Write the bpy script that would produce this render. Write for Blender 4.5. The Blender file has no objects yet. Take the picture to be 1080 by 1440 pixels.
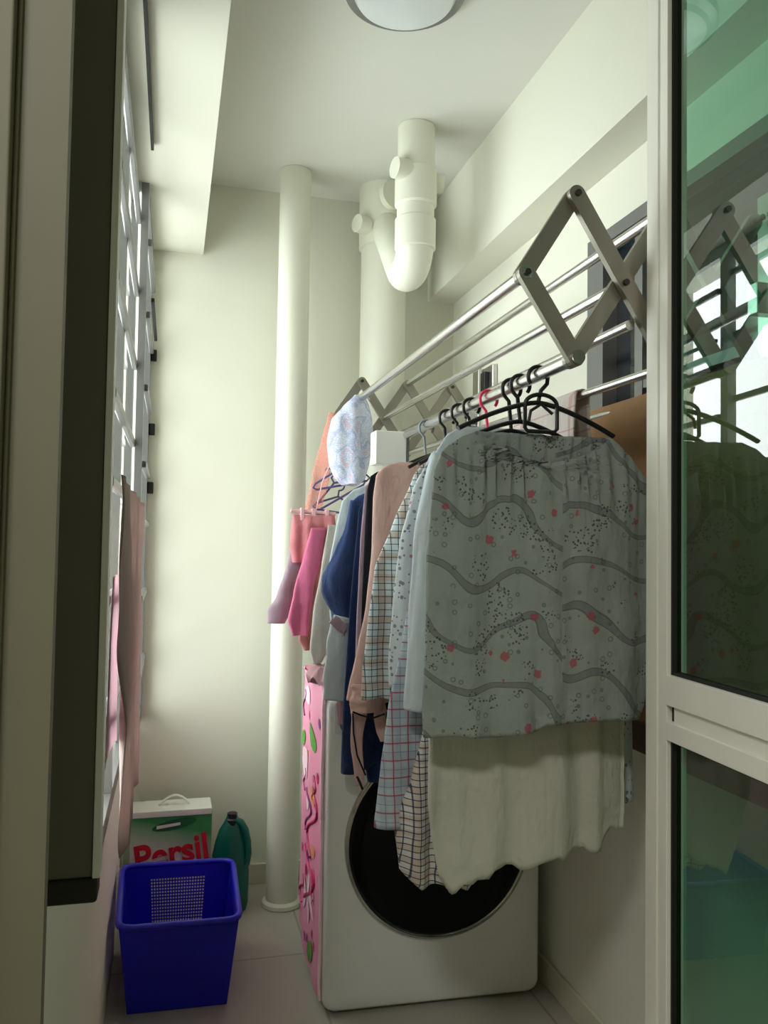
import bpy, math, random
from mathutils import Vector, Matrix, Euler, noise
random.seed(7)
SC = bpy.context.scene
COL = SC.collection
PI = math.pi
R_ = math.radians

# ---------------------------------------------------------------- camera
CAM_H = 1.3
F = 1150.0
cd = bpy.data.cameras.new('camera')
cam = bpy.data.objects.new('camera', cd); COL.objects.link(cam)
cd.sensor_fit = 'VERTICAL'; cd.sensor_height = 36.0; cd.lens = 36.0 * F / 1440.0
cd.clip_start = 0.02; cd.clip_end = 100
MR = Matrix.Rotation(R_(-14.5), 3, 'Z') @ Matrix.Rotation(R_(90 + 2.3), 3, 'X') @ Matrix.Rotation(R_(0.88), 3, 'Z')
cam.matrix_world = Matrix.Translation((0, 0, CAM_H)) @ MR.to_4x4()
SC.camera = cam

# ---------------------------------------------------------------- light
w = bpy.data.worlds.new('daylight'); SC.world = w; w.use_nodes = True
bg = w.node_tree.nodes['Background']
bg.inputs[0].default_value = (0.97, 1.0, 1.0, 1); bg.inputs[1].default_value = 4.3
def area(name, loc, rot, sx, sy, power, color=(1, 1, 1), portal=False):
    l = bpy.data.lights.new(name, 'AREA'); l.shape = 'RECTANGLE'; l.size = sx; l.size_y = sy
    l.energy = power; l.color = color
    if portal: l.cycles.is_portal = True
    o = bpy.data.objects.new(name, l); COL.objects.link(o); o.location = loc; o.rotation_euler = rot
    return o
area('window_portal', (-0.31, 2.4, 1.53), (0, R_(-90), 0), 1.8, 1.62, 1, portal=True)
area('kitchen_fill', (-0.55, -0.35, 2.60), (0, 0, 0), 0.35, 0.35, 17.0, (1, 0.98, 0.93))  # fill light added on the unseen kitchen side, offset left for relief on the clothes

vs = SC.view_settings
SC.display_settings.display_device = 'sRGB'
vs.view_transform = 'Standard'; vs.look = 'None'; vs.gamma = 1; vs.exposure = 0.72
vs.use_curve_mapping = False

# ---------------------------------------------------------------- measuring helpers (survey of the room)
def ray(x, y): return MR @ Vector(((x - 540) / F, -(y - 720) / F, -1.0))
def onY(x, y, Y):
    d = ray(x, y); t = Y / d.y; return Vector((d.x * t, Y, CAM_H + d.z * t))
def onX(x, y, X):
    d = ray(x, y); t = X / d.x; return Vector((X, d.y * t, CAM_H + d.z * t))
def onZ(x, y, Z):
    d = ray(x, y); t = (Z - CAM_H) / d.z; return Vector((d.x * t, d.y * t, Z))

# ---------------------------------------------------------------- materials
def new_mat(name):
    m = bpy.data.materials.new(name); m.use_nodes = True
    nt = m.node_tree; b = nt.nodes['Principled BSDF']
    return m, nt, b
def lin(c):
    return tuple(((v / 255) / 12.92 if v / 255 <= .04045 else ((v / 255 + .055) / 1.055) ** 2.4) for v in c) + (1,)
class NB:
    def __init__(s, nt): s.nt = nt
    def node(s, t, **k):
        n = s.nt.nodes.new(t)
        for a, v in k.items(): setattr(n, a, v)
        return n
    def put(s, sock, v):
        if isinstance(v, bpy.types.NodeSocket): s.nt.links.new(v, sock)
        else: sock.default_value = v
    def m(s, op, a, b=0.0, c=0.0):
        n = s.node('ShaderNodeMath', operation=op)
        s.put(n.inputs[0], a); s.put(n.inputs[1], b); s.put(n.inputs[2], c)
        return n.outputs[0]
    def xyz(s, kind='Object'):
        tc = s.node('ShaderNodeTexCoord'); sp = s.node('ShaderNodeSeparateXYZ')
        s.nt.links.new(tc.outputs[kind], sp.inputs[0])
        return tc.outputs[kind], sp.outputs[0], sp.outputs[1], sp.outputs[2]
    def mix(s, f, a, b):
        n = s.node('ShaderNodeMix', data_type='RGBA')
        s.put(n.inputs[0], f); s.put(n.inputs[6], a); s.put(n.inputs[7], b)
        return n.outputs[2]
    def noise(s, vec, scale, detail=2, col=False):
        n = s.node('ShaderNodeTexNoise'); s.put(n.inputs['Vector'], vec)
        n.inputs['Scale'].default_value = scale; n.inputs['Detail'].default_value = detail
        return n.outputs[1 if col else 0]
    def vor(s, vec, scale, feature='F1'):
        n = s.node('ShaderNodeTexVoronoi', feature=feature); s.put(n.inputs['Vector'], vec)
        n.inputs['Scale'].default_value = scale
        return n.outputs[0], (n.outputs[1] if feature == 'F1' else None)
    def bump(s, b, h, strength=.2, dist=.002):
        n = s.node('ShaderNodeBump'); n.inputs['Strength'].default_value = strength; n.inputs['Distance'].default_value = dist
        s.put(n.inputs['Height'], h); s.nt.links.new(n.outputs[0], b.inputs['Normal'])
def plain(name, rgb, rough=.5, metal=0, spec=.5, var=.04, scale=8, bump=0, coat=0):
    m, nt, b = new_mat(name); nb = NB(nt)
    c = lin(rgb); v, _, _, _ = nb.xyz()
    n = nb.noise(v, scale)
    col = nb.mix(n, tuple(x * (1 - var) for x in c[:3]) + (1,), tuple(min(1, x * (1 + var)) for x in c[:3]) + (1,))
    nt.links.new(col, b.inputs['Base Color'])
    b.inputs['Roughness'].default_value = rough; b.inputs['Metallic'].default_value = metal
    b.inputs['Specular IOR Level'].default_value = spec; b.inputs['Coat Weight'].default_value = coat
    if bump: nb.bump(b, nb.noise(v, scale * 12), bump)
    return m
def cloth_finish(m, nt, b, nb, colour, trans=.2, weave=900):
    v = nb.xyz()[0]
    nt.links.new(colour, b.inputs['Base Color']) if isinstance(colour, bpy.types.NodeSocket) else setattr(b.inputs['Base Color'], 'default_value', colour)
    b.inputs['Roughness'].default_value = .92; b.inputs['Specular IOR Level'].default_value = .15
    b.inputs['Sheen Weight'].default_value = .15
    mp = nb.node('ShaderNodeMapping'); mp.inputs['Scale'].default_value = (1, 1, .22); nt.links.new(v, mp.inputs[0])
    nb.bump(b, nb.m('ADD', nb.m('MULTIPLY', nb.noise(v, 60, 4), .3), nb.noise(mp.outputs[0], 24, 3)), .75, .012)
    t = nb.node('ShaderNodeBsdfTranslucent'); nb.put(t.inputs[0], colour)
    mx = nb.node('ShaderNodeMixShader'); mx.inputs[0].default_value = trans
    out = nt.nodes['Material Output']
    nt.links.new(b.outputs[0], mx.inputs[1]); nt.links.new(t.outputs[0], mx.inputs[2]); nt.links.new(mx.outputs[0], out.inputs[0])
    return m
def cloth(name, rgb, trans=.2, var=.1):
    m, nt, b = new_mat(name); nb = NB(nt); c = lin(rgb); v = nb.xyz()[0]
    n = nb.noise(v, 14, 3)
    col = nb.mix(n, tuple(x * (1 - var) for x in c[:3]) + (1,), tuple(min(1, x * (1 + var)) for x in c[:3]) + (1,))
    return cloth_finish(m, nt, b, nb, col, trans)
def plaid(name, base, lines, trans=.2):
    """lines: list of (rgb, spacing, width, phase, strength)"""
    m, nt, b = new_mat(name); nb = NB(nt); v, x, y, z = nb.xyz()
    col = lin(base)
    for rgb, sp, wd, ph, st in lines:
        for ax in (nb.m('ADD', x, nb.m('MULTIPLY', y, .2)), z):
            fr = nb.m('FRACT', nb.m('ADD', nb.m('DIVIDE', ax, sp), ph + 50))
            f = nb.m('MULTIPLY', nb.m('LESS_THAN', fr, wd), st)
            col = nb.mix(f, col, lin(rgb))
    return cloth_finish(m, nt, b, nb, col, trans)
def floral(name, base, spots, trans=.2):
    """spots: (rgb, voronoi scale, radius, keep)"""
    m, nt, b = new_mat(name); nb = NB(nt); v = nb.xyz()[0]
    col = lin(base)
    for rgb, sc, rad, keep in spots:
        d, c = nb.vor(v, sc)
        sp = nb.node('ShaderNodeSeparateColor'); nt.links.new(c, sp.inputs[0])
        f = nb.m('MULTIPLY', nb.m('LESS_THAN', d, rad), nb.m('LESS_THAN', sp.outputs[0], keep))
        col = nb.mix(nb.m('MULTIPLY', f, .85), col, lin(rgb))
    return cloth_finish(m, nt, b, nb, col, trans)
def road_print():
    m, nt, b = new_mat('road_print_cloth'); nb = NB(nt); v, x, y, z = nb.xyz()
    side = nb.m('GREATER_THAN', x, 0.03)
    ph = nb.m('MULTIPLY', side, 1.9)
    wv = nb.m('MULTIPLY', nb.m('SINE', nb.m('ADD', nb.m('MULTIPLY', x, 27), ph)), .026)
    nz = nb.m('MULTIPLY', nb.m('SUBTRACT', nb.noise(v, 6, 1), .5), .17)
    s = nb.m('ADD', nb.m('ADD', nb.m('ADD', z, wv), nz), nb.m('ADD', nb.m('MULTIPLY', x, .22), nb.m('MULTIPLY', side, .045)))
    fr = nb.m('FRACT', nb.m('ADD', nb.m('DIVIDE', s, .112), 20))
    d = nb.m('ABSOLUTE', nb.m('SUBTRACT', fr, .5))
    base = nb.mix(nb.noise(v, 16, 3), lin((146, 156, 150)), lin((168, 176, 170)))
    col = nb.mix(nb.m('MULTIPLY', nb.m('LESS_THAN', d, .06), .72), base, lin((118, 126, 122)))
    col = nb.mix(nb.m('MULTIPLY', nb.m('MULTIPLY', nb.m('GREATER_THAN', d, .05), nb.m('LESS_THAN', d, .066)), .6), col, lin((88, 94, 92)))
    near = nb.m('LESS_THAN', d, .2)
    # clusters of dark dots and little rings
    clus = nb.m('GREATER_THAN', nb.noise(v, 15, 1), .6)
    d1, c1 = nb.vor(v, 150)
    col = nb.mix(nb.m('MULTIPLY', nb.m('MULTIPLY', nb.m('LESS_THAN', d1, .33), clus), .8), col, lin((58, 66, 64)))
    d2, c2 = nb.vor(v, 62)
    sp = nb.node('ShaderNodeSeparateColor'); nt.links.new(c2, sp.inputs[0])
    ring = nb.m('MULTIPLY', nb.m('GREATER_THAN', d2, .2), nb.m('LESS_THAN', d2, .33))
    col = nb.mix(nb.m('MULTIPLY', nb.m('MULTIPLY', ring, nb.m('LESS_THAN', sp.outputs[0], .3)), .5), col, lin((78, 92, 88)))
    # small reddish blossoms beside the grey lanes
    d3, c3 = nb.vor(v, 23)
    sp3 = nb.node('ShaderNodeSeparateColor'); nt.links.new(c3, sp3.inputs[0])
    pet = nb.m('LESS_THAN', nb.m('ADD', d3, nb.m('MULTIPLY', nb.noise(v, 150, 2), .25)), .33)
    col = nb.mix(nb.m('MULTIPLY', nb.m('MULTIPLY', pet, nb.m('LESS_THAN', sp3.outputs[0], .5)), .8), col, lin((176, 84, 96)))
    return cloth_finish(m, nt, b, nb, col, .15)
def wall_mat(name, rgb, bump=.12):
    m, nt, b = new_mat(name); nb = NB(nt); v = nb.xyz()[0]; c = lin(rgb)
    n = nb.noise(v, 1.6, 3)
    col = nb.mix(n, tuple(x * .96 for x in c[:3]) + (1,), tuple(min(1, x * 1.03) for x in c[:3]) + (1,))
    nt.links.new(col, b.inputs['Base Color']); b.inputs['Roughness'].default_value = .75
    b.inputs['Specular IOR Level'].default_value = .25
    nb.bump(b, nb.noise(v, 160, 3), bump, .001)
    return m
def floor_mat():
    m, nt, b = new_mat('floor_tiles'); nb = NB(nt); v, x, y, z = nb.xyz(); 
    br = nb.node('ShaderNodeTexBrick'); nt.links.new(v, br.inputs[0]); br.offset = 0
    br.inputs['Scale'].default_value = 1; br.inputs['Brick Width'].default_value = .6; br.inputs['Row Height'].default_value = .6
    br.inputs['Mortar Size'].default_value = .004
    br.inputs['Color1'].default_value = lin((170, 165, 155)); br.inputs['Color2'].default_value = lin((166, 161, 151)); br.inputs['Mortar'].default_value = lin((132, 126, 117))
    col = nb.mix(nb.m('MULTIPLY', nb.noise(v, 7, 4), .35), br.outputs[0], lin((186, 180, 168)))
    nt.links.new(col, b.inputs['Base Color']); b.inputs['Roughness'].default_value = .38
    return m
def glass_mat(name, tint, ior=1.5, boost=1.0, rough=0.0):
    m, nt, b = new_mat(name); nb = NB(nt); nt.nodes.remove(b)
    t = nb.node('ShaderNodeBsdfTransparent'); t.inputs[0].default_value = tint
    g = nb.node('ShaderNodeBsdfGlossy'); g.inputs['Roughness'].default_value = rough; g.inputs[0].default_value = (1, 1, 1, 1)
    fr = nb.node('ShaderNodeFresnel'); fr.inputs[0].default_value = ior
    mx = nb.node('ShaderNodeMixShader'); ge = nb.node('ShaderNodeNewGeometry')      # the back face of the slab only lets light through
    nb.put(mx.inputs[0], nb.m('MULTIPLY', nb.m('SUBTRACT', 1.0, ge.outputs['Backfacing']), nb.m('MINIMUM', nb.m('MULTIPLY', fr.outputs[0], boost), 1.0)))
    nt.links.new(t.outputs[0], mx.inputs[1]); nt.links.new(g.outputs[0], mx.inputs[2])
    nt.links.new(mx.outputs[0], nt.nodes['Material Output'].inputs[0])
    return m
def sheer(name, rgb, alpha, stripes=None):
    m, nt, b = new_mat(name); nb = NB(nt); v, x, y, z = nb.xyz()
    col = lin(rgb)
    if stripes:
        n = nb.noise(v, 15, 1)
        for i, s_ in enumerate(stripes):
            f = nb.m('LESS_THAN', nb.m('ABSOLUTE', nb.m('SUBTRACT', n, .38 + .1 * i)), .025)
            col = nb.mix(nb.m('MULTIPLY', f, .3), col, lin(s_))
    nb.put(b.inputs['Base Color'], col); b.inputs['Roughness'].default_value = .9
    d, _ = nb.vor(v, 420)
    nb.put(b.inputs['Alpha'], nb.m('ADD', alpha, nb.m('MULTIPLY', nb.m('GREATER_THAN', d, .62), 1 - alpha)))
    return m

M = {}
M['wall'] = wall_mat('cream_wall_paint', (224, 223, 208))
M['ceil'] = wall_mat('ceiling_paint', (218, 218, 210))
M['parapet'] = wall_mat('parapet_paint', (232, 231, 215))
M['kitchen'] = wall_mat('kitchen_paint', (190, 184, 160))
M['skirt'] = plain('skirting_paint', (205, 200, 180), .5)
M['floor'] = floor_mat()
M['pipe'] = plain('painted_pipe', (228, 228, 212), .45, bump=.08)
M['alu'] = plain('powder_coated_frame', (214, 214, 208), .35)
M['alu_grey'] = plain('grey_window_frame', (128, 128, 128), .35, .5)
M['post'] = plain('taupe_metal_post', (94, 92, 80), .5)
M['jamb'] = plain('olive_jamb', (112, 110, 90), .6)
M['white_frame'] = plain('cream_white_door_frame', (240, 238, 228), .3)
M['black'] = plain('black_plastic', (16, 16, 18), .35)
M['rubber'] = plain('black_rubber', (22, 20, 16), .7)
M['steel'] = plain('stainless_tube', (205, 203, 200), .24, 1.0)
M['arm'] = plain('grey_aluminium_arm', (150, 146, 134), .4, .65)
M['bolt'] = plain('dark_bolt', (70, 66, 60), .4, .8)
M['clear'] = glass_mat('clear_window_glass', (.97, 1, .99, 1))
M['green_glass'] = glass_mat('green_tinted_glass', (.52, .76, .66, 1), 1.6, 1.7)
M['dark_glass'] = plain('dark_window_glass', (26, 34, 38), .08, coat=.5)
M['brown'] = plain('brown_fibreboard', (158, 118, 78), .7, var=.12, scale=30, bump=.2)
M['brown_dark'] = plain('dark_brown_edge', (84, 56, 32), .7)
M['white_app'] = plain('white_enamel', (226, 228, 224), .28, coat=.3)
M['grey_seam'] = plain('grey_seam', (120, 122, 120), .5)
M['chrome'] = plain('chrome_ring', (190, 190, 188), .15, 1)
M['door_black'] = plain('black_door_glass', (4, 5, 6), .12, spec=.15)
M['cover'] = plain('pink_cover_fabric', (240, 150, 182), .45, var=.12, scale=5, bump=.1)
M['magenta'] = plain('magenta_print', (196, 24, 98), .5)
M['violet'] = plain('violet_print', (140, 40, 120), .5)
M['leafgreen'] = plain('green_print', (88, 160, 60), .5)
M['orange'] = plain('orange_print', (240, 160, 110), .5)
M['palepink'] = plain('pale_pink_print', (250, 214, 226), .5)
M['blue_plastic'] = plain('blue_basket_plastic', (20, 16, 190), .38)
M['box_white'] = plain('white_carton', (226, 228, 220), .5)
M['box_green'] = None
M['red'] = plain('red_lettering', (206, 26, 48), .5)
M['dkgreen'] = plain('dark_green_print', (28, 96, 60), .5)
M['bottle'] = plain('teal_bottle_plastic', (0, 98, 84), .25)
M['cap'] = plain('dark_cap_plastic', (28, 26, 34), .4)
M['pinkplastic'] = plain('pink_hook_plastic', (238, 60, 110), .35)
M['greyplastic'] = plain('grey_hanger_plastic', (120, 132, 136), .4)
M['purpleplastic'] = plain('purple_hanger_plastic', (104, 92, 148), .35)
M['rosebar'] = plain('pale_rose_plastic', (250, 200, 205), .35)
M['whiteplastic'] = plain('white_plastic', (236, 238, 230), .4)
M['blouse'] = road_print()
M['cream_cloth'] = cloth('cream_white_cloth', (214, 214, 200), .2, .04)
M['white_cloth'] = cloth('cool_white_cloth', (222, 232, 236), .3, .04)
M['sagecloth'] = cloth('pale_sage_cloth', (188, 200, 190), .25, .04)
M['peach'] = cloth('peach_cloth', (224, 190, 180), .25)
M['navy'] = cloth('navy_cloth', (26, 42, 78), .05)
M['denim'] = cloth('blue_denim', (58, 76, 122), .08, .3)
M['blackcloth'] = cloth('black_cloth', (20, 22, 28), .03)
M['greycloth'] = cloth('light_grey_cloth', (196, 192, 184), .25)
M['redcheck'] = plaid('blue_red_check', (196, 208, 214), [((156, 170, 190), .03, .5, .1, .25), ((176, 60, 84), .036, .08, 0, .85), ((110, 120, 150), .036, .05, .5, .6)])
M['tartan'] = plaid('navy_tan_check', (226, 226, 220), [((206, 182, 160), .03, .45, .2, .5), ((34, 44, 80), .0135, .17, 0, .85)])
M['plaid'] = plaid('blue_tan_plaid', (222, 236, 238), [((206, 178, 156), .05, .35, .3, .55), ((44, 62, 84), .0155, .13, 0, .85)])
M['florwhite'] = floral('white_floral', (222, 230, 232), [((120, 134, 150), 70, .3, .5), ((200, 120, 140), 48, .22, .2), ((70, 84, 104), 95, .22, .4)], .3)
M['coral'] = sheer('coral_net', (246, 150, 134), .12)
M['meshbag'] = sheer('laundry_net', (214, 220, 240), .62, [(236, 140, 160), (96, 120, 190), (240, 240, 250)])
M['pinkred'] = cloth('coral_pink_cloth', (234, 152, 158), .3, .25)
M['hotpink'] = cloth('hot_pink_cloth', (236, 132, 174), .3)
M['dusty'] = cloth('dusty_rose_cloth', (208, 140, 134), .25)
M['mauve'] = cloth('mauve_satin', (196, 172, 186), .3)
M['palepinkcloth'] = cloth('pale_pink_cloth', (226, 186, 190), .4)
M['taupecloth'] = cloth('taupe_pink_cloth', (186, 164, 158), .35)
M['rosecloth'] = cloth('bright_rose_cloth', (230, 208, 214), .5)
M['towel'] = plaid('striped_towel', (226, 218, 210), [((206, 150, 150), .05, .08, 0, .6)])
M['lampwhite'] = plain('opal_lamp_cover', (222, 226, 226), .3)

def box_print():
    m, nt, b = new_mat('green_to_white_carton'); nb = NB(nt); v, x, y, z = nb.xyz()
    f = nb.m('MULTIPLY', nb.m('SUBTRACT', nb.m('ADD', z, nb.m('MULTIPLY', x, .25)), .2), 9)
    f = nb.m('MINIMUM', nb.m('MAXIMUM', f, 0), 1)
    col = nb.mix(f, lin((224, 228, 220)), lin((60, 150, 84)))
    top = nb.m('GREATER_THAN', z, .352)
    col = nb.mix(top, col, lin((176, 200, 170)))
    nt.links.new(col, b.inputs['Base Color']); b.inputs['Roughness'].default_value = .45
    return m
M['box_green'] = box_print()

# ---------------------------------------------------------------- mesh helpers
class MB:
    def __init__(s): s.v = []; s.f = []; s.mi = []; s.k = 0
    def add(s, vs_, fs, mi=None):
        o = len(s.v); s.v += [Vector(p) for p in vs_]
        for f in fs: s.f.append([o + i for i in f]); s.mi.append(s.k if mi is None else mi)
        return s
    def box(s, a, b, rot=None, piv=None, mi=None):
        x0, y0, z0 = a; x1, y1, z1 = b
        vs_ = [Vector(p) for p in ((x0, y0, z0), (x1, y0, z0), (x1, y1, z0), (x0, y1, z0), (x0, y0, z1), (x1, y0, z1), (x1, y1, z1), (x0, y1, z1))]
        if rot is not None: vs_ = [piv + rot @ (p - piv) for p in vs_]
        return s.add(vs_, [(0, 3, 2, 1), (4, 5, 6, 7), (0, 1, 5, 4), (1, 2, 6, 5), (2, 3, 7, 6), (3, 0, 4, 7)], mi)
    def tube(s, pts, r, n=12, closed=False, mi=None, flat=None):
        pts = [Vector(p) for p in pts]; N = len(pts); rings = []
        rr = r if isinstance(r, (list, tuple)) else [r] * N
        up = None
        for i, p in enumerate(pts):
            if closed: t = pts[(i + 1) % N] - pts[i - 1]
            else: t = pts[min(i + 1, N - 1)] - pts[max(i - 1, 0)]
            t.normalize()
            if up is None:
                a = Vector((0, 0, 1)) if abs(t.z) < .9 else Vector((0, 1, 0))
                up = (a - t * a.dot(t)).normalized()
            else:
                up = (up - t * up.dot(t)).normalized()
            q = t.cross(up)
            rings.append([p + (up * math.cos(2 * PI * k / n) + q * math.sin(2 * PI * k / n) * (flat or 1)) * rr[i] for k in range(n)])
        vs_ = [p for rg in rings for p in rg]; fs = []
        for i in range(N if closed else N - 1):
            j = (i + 1) % N
            for k in range(n): fs.append((i * n + k, i * n + (k + 1) % n, j * n + (k + 1) % n, j * n + k))
        if not closed: fs += [tuple(range(n))[::-1], tuple((N - 1) * n + k for k in range(n))]
        return s.add(vs_, fs, mi)
    def cyl(s, a, b, r, n=24, mi=None): return s.tube([a, b], r, n, mi=mi)
    def lathe(s, prof, c, n=40, sx=1, sy=1, mi=None, axis='Z'):
        c = Vector(c); vs_ = []; fs = []
        for r, z in prof:
            for k in range(n):
                a = 2 * PI * k / n; x, y = r * math.cos(a) * sx, r * math.sin(a) * sy
                vs_.append(c + (Vector((x, y, z)) if axis == 'Z' else Vector((x, z, y)) if axis == 'Y' else Vector((z, x, y))))
        for i in range(len(prof) - 1):
            for k in range(n): fs.append((i * n + k, i * n + (k + 1) % n, (i + 1) * n + (k + 1) % n, (i + 1) * n + k))
        fs += [tuple(range(n))[::-1], tuple((len(prof) - 1) * n + k for k in range(n))]
        return s.add(vs_, fs, mi)
    def plate(s, pts, off, mi=None):
        """flat polygon pts extruded by vector off"""
        n = len(pts); off = Vector(off); a = [Vector(p) for p in pts]
        return s.add(a + [p + off for p in a], [tuple(range(n))[::-1], tuple(range(n, 2 * n))] + [(i, (i + 1) % n, n + (i + 1) % n, n + i) for i in range(n)], mi)
    def build(s, name, mats, parent=None, origin=None, smooth=True, bevel=0, angle=35):
        if not isinstance(mats, (list, tuple)): mats = [mats]
        if parent is not None: o_ = parent['_w']; org = Vector(o_)
        elif origin is not None: org = Vector(origin)
        else:
            xs = [p.x for p in s.v]; ys = [p.y for p in s.v]; zs = [p.z for p in s.v]
            org = Vector(((min(xs) + max(xs)) / 2, (min(ys) + max(ys)) / 2, min(zs)))
        me = bpy.data.meshes.new(name)
        me.from_pydata([tuple(p - org) for p in s.v], [], s.f)
        for m in mats: me.materials.append(m)
        for p, i in zip(me.polygons, s.mi): p.material_index = min(i, len(mats) - 1); p.use_smooth = smooth
        me.validate(); me.update()
        import bmesh
        bm = bmesh.new(); bm.from_mesh(me); bmesh.ops.recalc_face_normals(bm, faces=bm.faces); bm.to_mesh(me); bm.free()
        if smooth: me.set_sharp_from_angle(angle=R_(angle))
        o = bpy.data.objects.new(name, me); COL.objects.link(o)
        if parent is not None: o.parent = parent
        else: o.location = org
        W_[o.name] = tuple(org)
        if bevel:
            md = o.modifiers.new('bevel', 'BEVEL'); md.width = bevel; md.segments = 3; md.limit_method = 'ANGLE'
            md.harden_normals = False
        return P(o, org)
W_ = {}
class P:
    """an object together with the world position of its origin, so parts can be laid out in room coordinates"""
    def __init__(s, o, org): s.o = o; s.org = Vector(org)
    def __getitem__(s, k): return s.org
_build = MB.build
def build(s, name, mats, parent=None, **k):
    if parent is None: return _build(s, name, mats, None, **k)
    r = _build(s, name, mats, None, origin=parent.org, **{a: b for a, b in k.items() if a != 'origin'})
    r.o.parent = parent.o; r.o.location = (0, 0, 0)
    return r
MB.build = build
def tag(p, label=None, cat=None, group=None, kind=None):
    o = p.o
    if label: o['label'] = label
    if cat: o['category'] = cat
    if group: o['group'] = group
    if kind: o['kind'] = kind
    return p
def empty(name, loc):
    o = bpy.data.objects.new(name, None); COL.objects.link(o); o.location = loc; o.empty_display_size = .05
    return P(o, loc)
def struct(name, mb, mat, **k): return tag(mb.build(name, mat, **k), kind='structure')

# ================================================================ the room
YB = 3.2; XR = 1.115; ZC = 2.69; XL = -0.145; ZSILL = .62; ZBEAM = 2.41; ZBULK = 2.31
KX = -1.6; KY = -1.7
struct('floor', MB().box((KX, KY, -.1), (1.3, YB + .15, 0)), M['floor'], smooth=False)
struct('ceiling', MB().box((KX, KY, ZC), (1.3, YB + .15, ZC + .1)), M['ceil'], smooth=False)
struct('wall_back', MB().box((-.3, YB, 0), (1.3, YB + .15, ZC)), M['wall'], smooth=False)
# right wall with a window opening (Y .45-2.05, Z 1.35-2.15)
wy0, wy1, wz0, wz1 = .45, 2.04, 1.25, 2.15
struct('wall_right', MB().box((XR, KY, 0), (XR + .15, YB, wz0)).box((XR, KY, wz1), (XR + .15, YB, ZC)).box((XR, KY, wz0), (XR + .15, wy0, wz1)).box((XR, wy1, wz0), (XR + .15, YB, wz1)), M['wall'], smooth=False)
struct('wall_left', MB().box((XL - .15, 1.68, 0), (XL, YB, ZSILL)), M['parapet'], smooth=False)
struct('wall_pier', MB().box((XL - .15, .80, 0), (XL + .001, 1.68, ZBEAM)), M['parapet'], smooth=False)
struct('trim_1', MB().box((XL - .16, 1.68, ZSILL), (XL + .012, YB, ZSILL + .02)), M['alu_grey'], bevel=.003, smooth=False)      # sill
struct('ceiling_beam', MB().box((XL - .15, .80, ZBEAM), (.09, YB, ZC)), M['wall'], smooth=False)
struct('ceiling_bulkhead', MB().box((1.0, KY, ZBULK), (XR, YB, ZC)), M['wall'], smooth=False)
struct('baseboard_right', MB().box((XR - .012, KY, 0), (XR, YB - .012, .075)), M['skirt'], bevel=.003, smooth=False)
struct('baseboard_back', MB().box((XL, YB - .012, 0), (XR - .012, YB, .075)), M['skirt'], bevel=.003, smooth=False)
struct('wall_kitchen_left', MB().box((KX - .1, KY, 0), (KX, .80, ZC)), M['kitchen'], smooth=False)
struct('wall_kitchen_back', MB().box((KX, KY - .1, 0), (1.3, KY, ZC)), M['kitchen'], smooth=False)
# near jamb on the left
j = onY(80, 700, .78)
struct('wall_jamb', MB().box((KX, .78, 0), (j.x, .80, ZC)), M['jamb'], smooth=False)
j2 = onY(8, 460, .77)
struct('trim_2', MB().box((j2.x - .10, .760, 0), (j2.x, .78, ZC)).box((j2.x, .774, 0), (j2.x + .004, .78, ZC)), M['jamb'], bevel=.003, smooth=False)

# left window: two sliding leaves with horizontal glazing bars
def leaf(name, x, y0, y1, bars, z0=ZSILL + .02, z1=ZBEAM, fw=.045, th=.022, mid=()):
    fr = MB()
    fr.box((x - th, y0, z0), (x, y0 + fw, z1)).box((x - th, y1 - fw, z0), (x, y1, z1))
    fr.box((x - th, y0 + fw, z0), (x, y1 - fw, z0 + fw)).box((x - th, y0 + fw, z1 - fw), (x, y1 - fw, z1))
    for m_ in mid: fr.box((x - th, m_, z0 + fw), (x, m_ + .035, z1 - fw))
    p = struct(name, fr, M['alu_grey'], smooth=False)
    g = MB()
    for z in bars: g.box((x - th * .2, y0 + fw, z - .011), (x + .012, y1 - fw, z + .011))
    g.build('glazing_bar', M['alu_grey'], p, smooth=False, bevel=.004)
    MB().box((x - th * .7, y0 + fw, z0 + fw), (x - th * .5, y1 - fw, z1 - fw)).build('glass_pane', M['clear'], p, smooth=False)
    return p
zb = [2.30, 2.07, 1.84, 1.60, 1.42, 1.18, .94]
leaf('window_1', -.128, 1.68, 2.68, zb, mid=(2.12,))
win2 = leaf('window_2', -.095, 2.60, YB, [z - .06 for z in zb])
MB().box((-.082, 2.64, 2.050), (-.072, 3.16, 2.062)).build('dark_rail', M['rubber'], win2, smooth=False)
MB().box((-.084, .86, 2.392), (-.076, 2.34, 2.405)).build('dark_rail', M['rubber'], win2, smooth=False)
for z in (2.0, 1.72, 1.50): MB().box((-.095, 3.172, z - .022), (-.072, 3.192, z + .022)).build('window_latch', M['black'], win2, smooth=False, bevel=.004)

# window to the kitchen in the right wall
wf = MB()
X0 = XR - .012
wf.box((X0, wy1 - .085, wz0), (XR + .05, wy1, wz1)).box((X0, wy0, wz0), (XR + .05, wy0 + .05, wz1))
wf.box((X0, wy0 + .05, wz1 - .035), (XR + .05, wy1 - .085, wz1)).box((X0, wy0 + .05, wz0), (XR + .05, wy1 - .085, wz0 + .04))
wf.box((XR + .01, 1.80, wz0 + .04), (XR + .05, 1.835, wz1 - .035)).box((XR + .01, 1.15, wz0 + .04), (XR + .05, 1.2, wz1 - .035))
wf.box((XR + .012, wy0 + .05, 1.70), (XR + .045, 1.80, 1.725))
win3 = struct('window_3', wf, M['alu_grey'], smooth=False)
MB().box((XR + .03, wy0 + .02, wz0 + .02), (XR + .038, wy1 - .03, wz1 - .02)).build('glass_pane', M['dark_glass'], win3, smooth=False)

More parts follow.
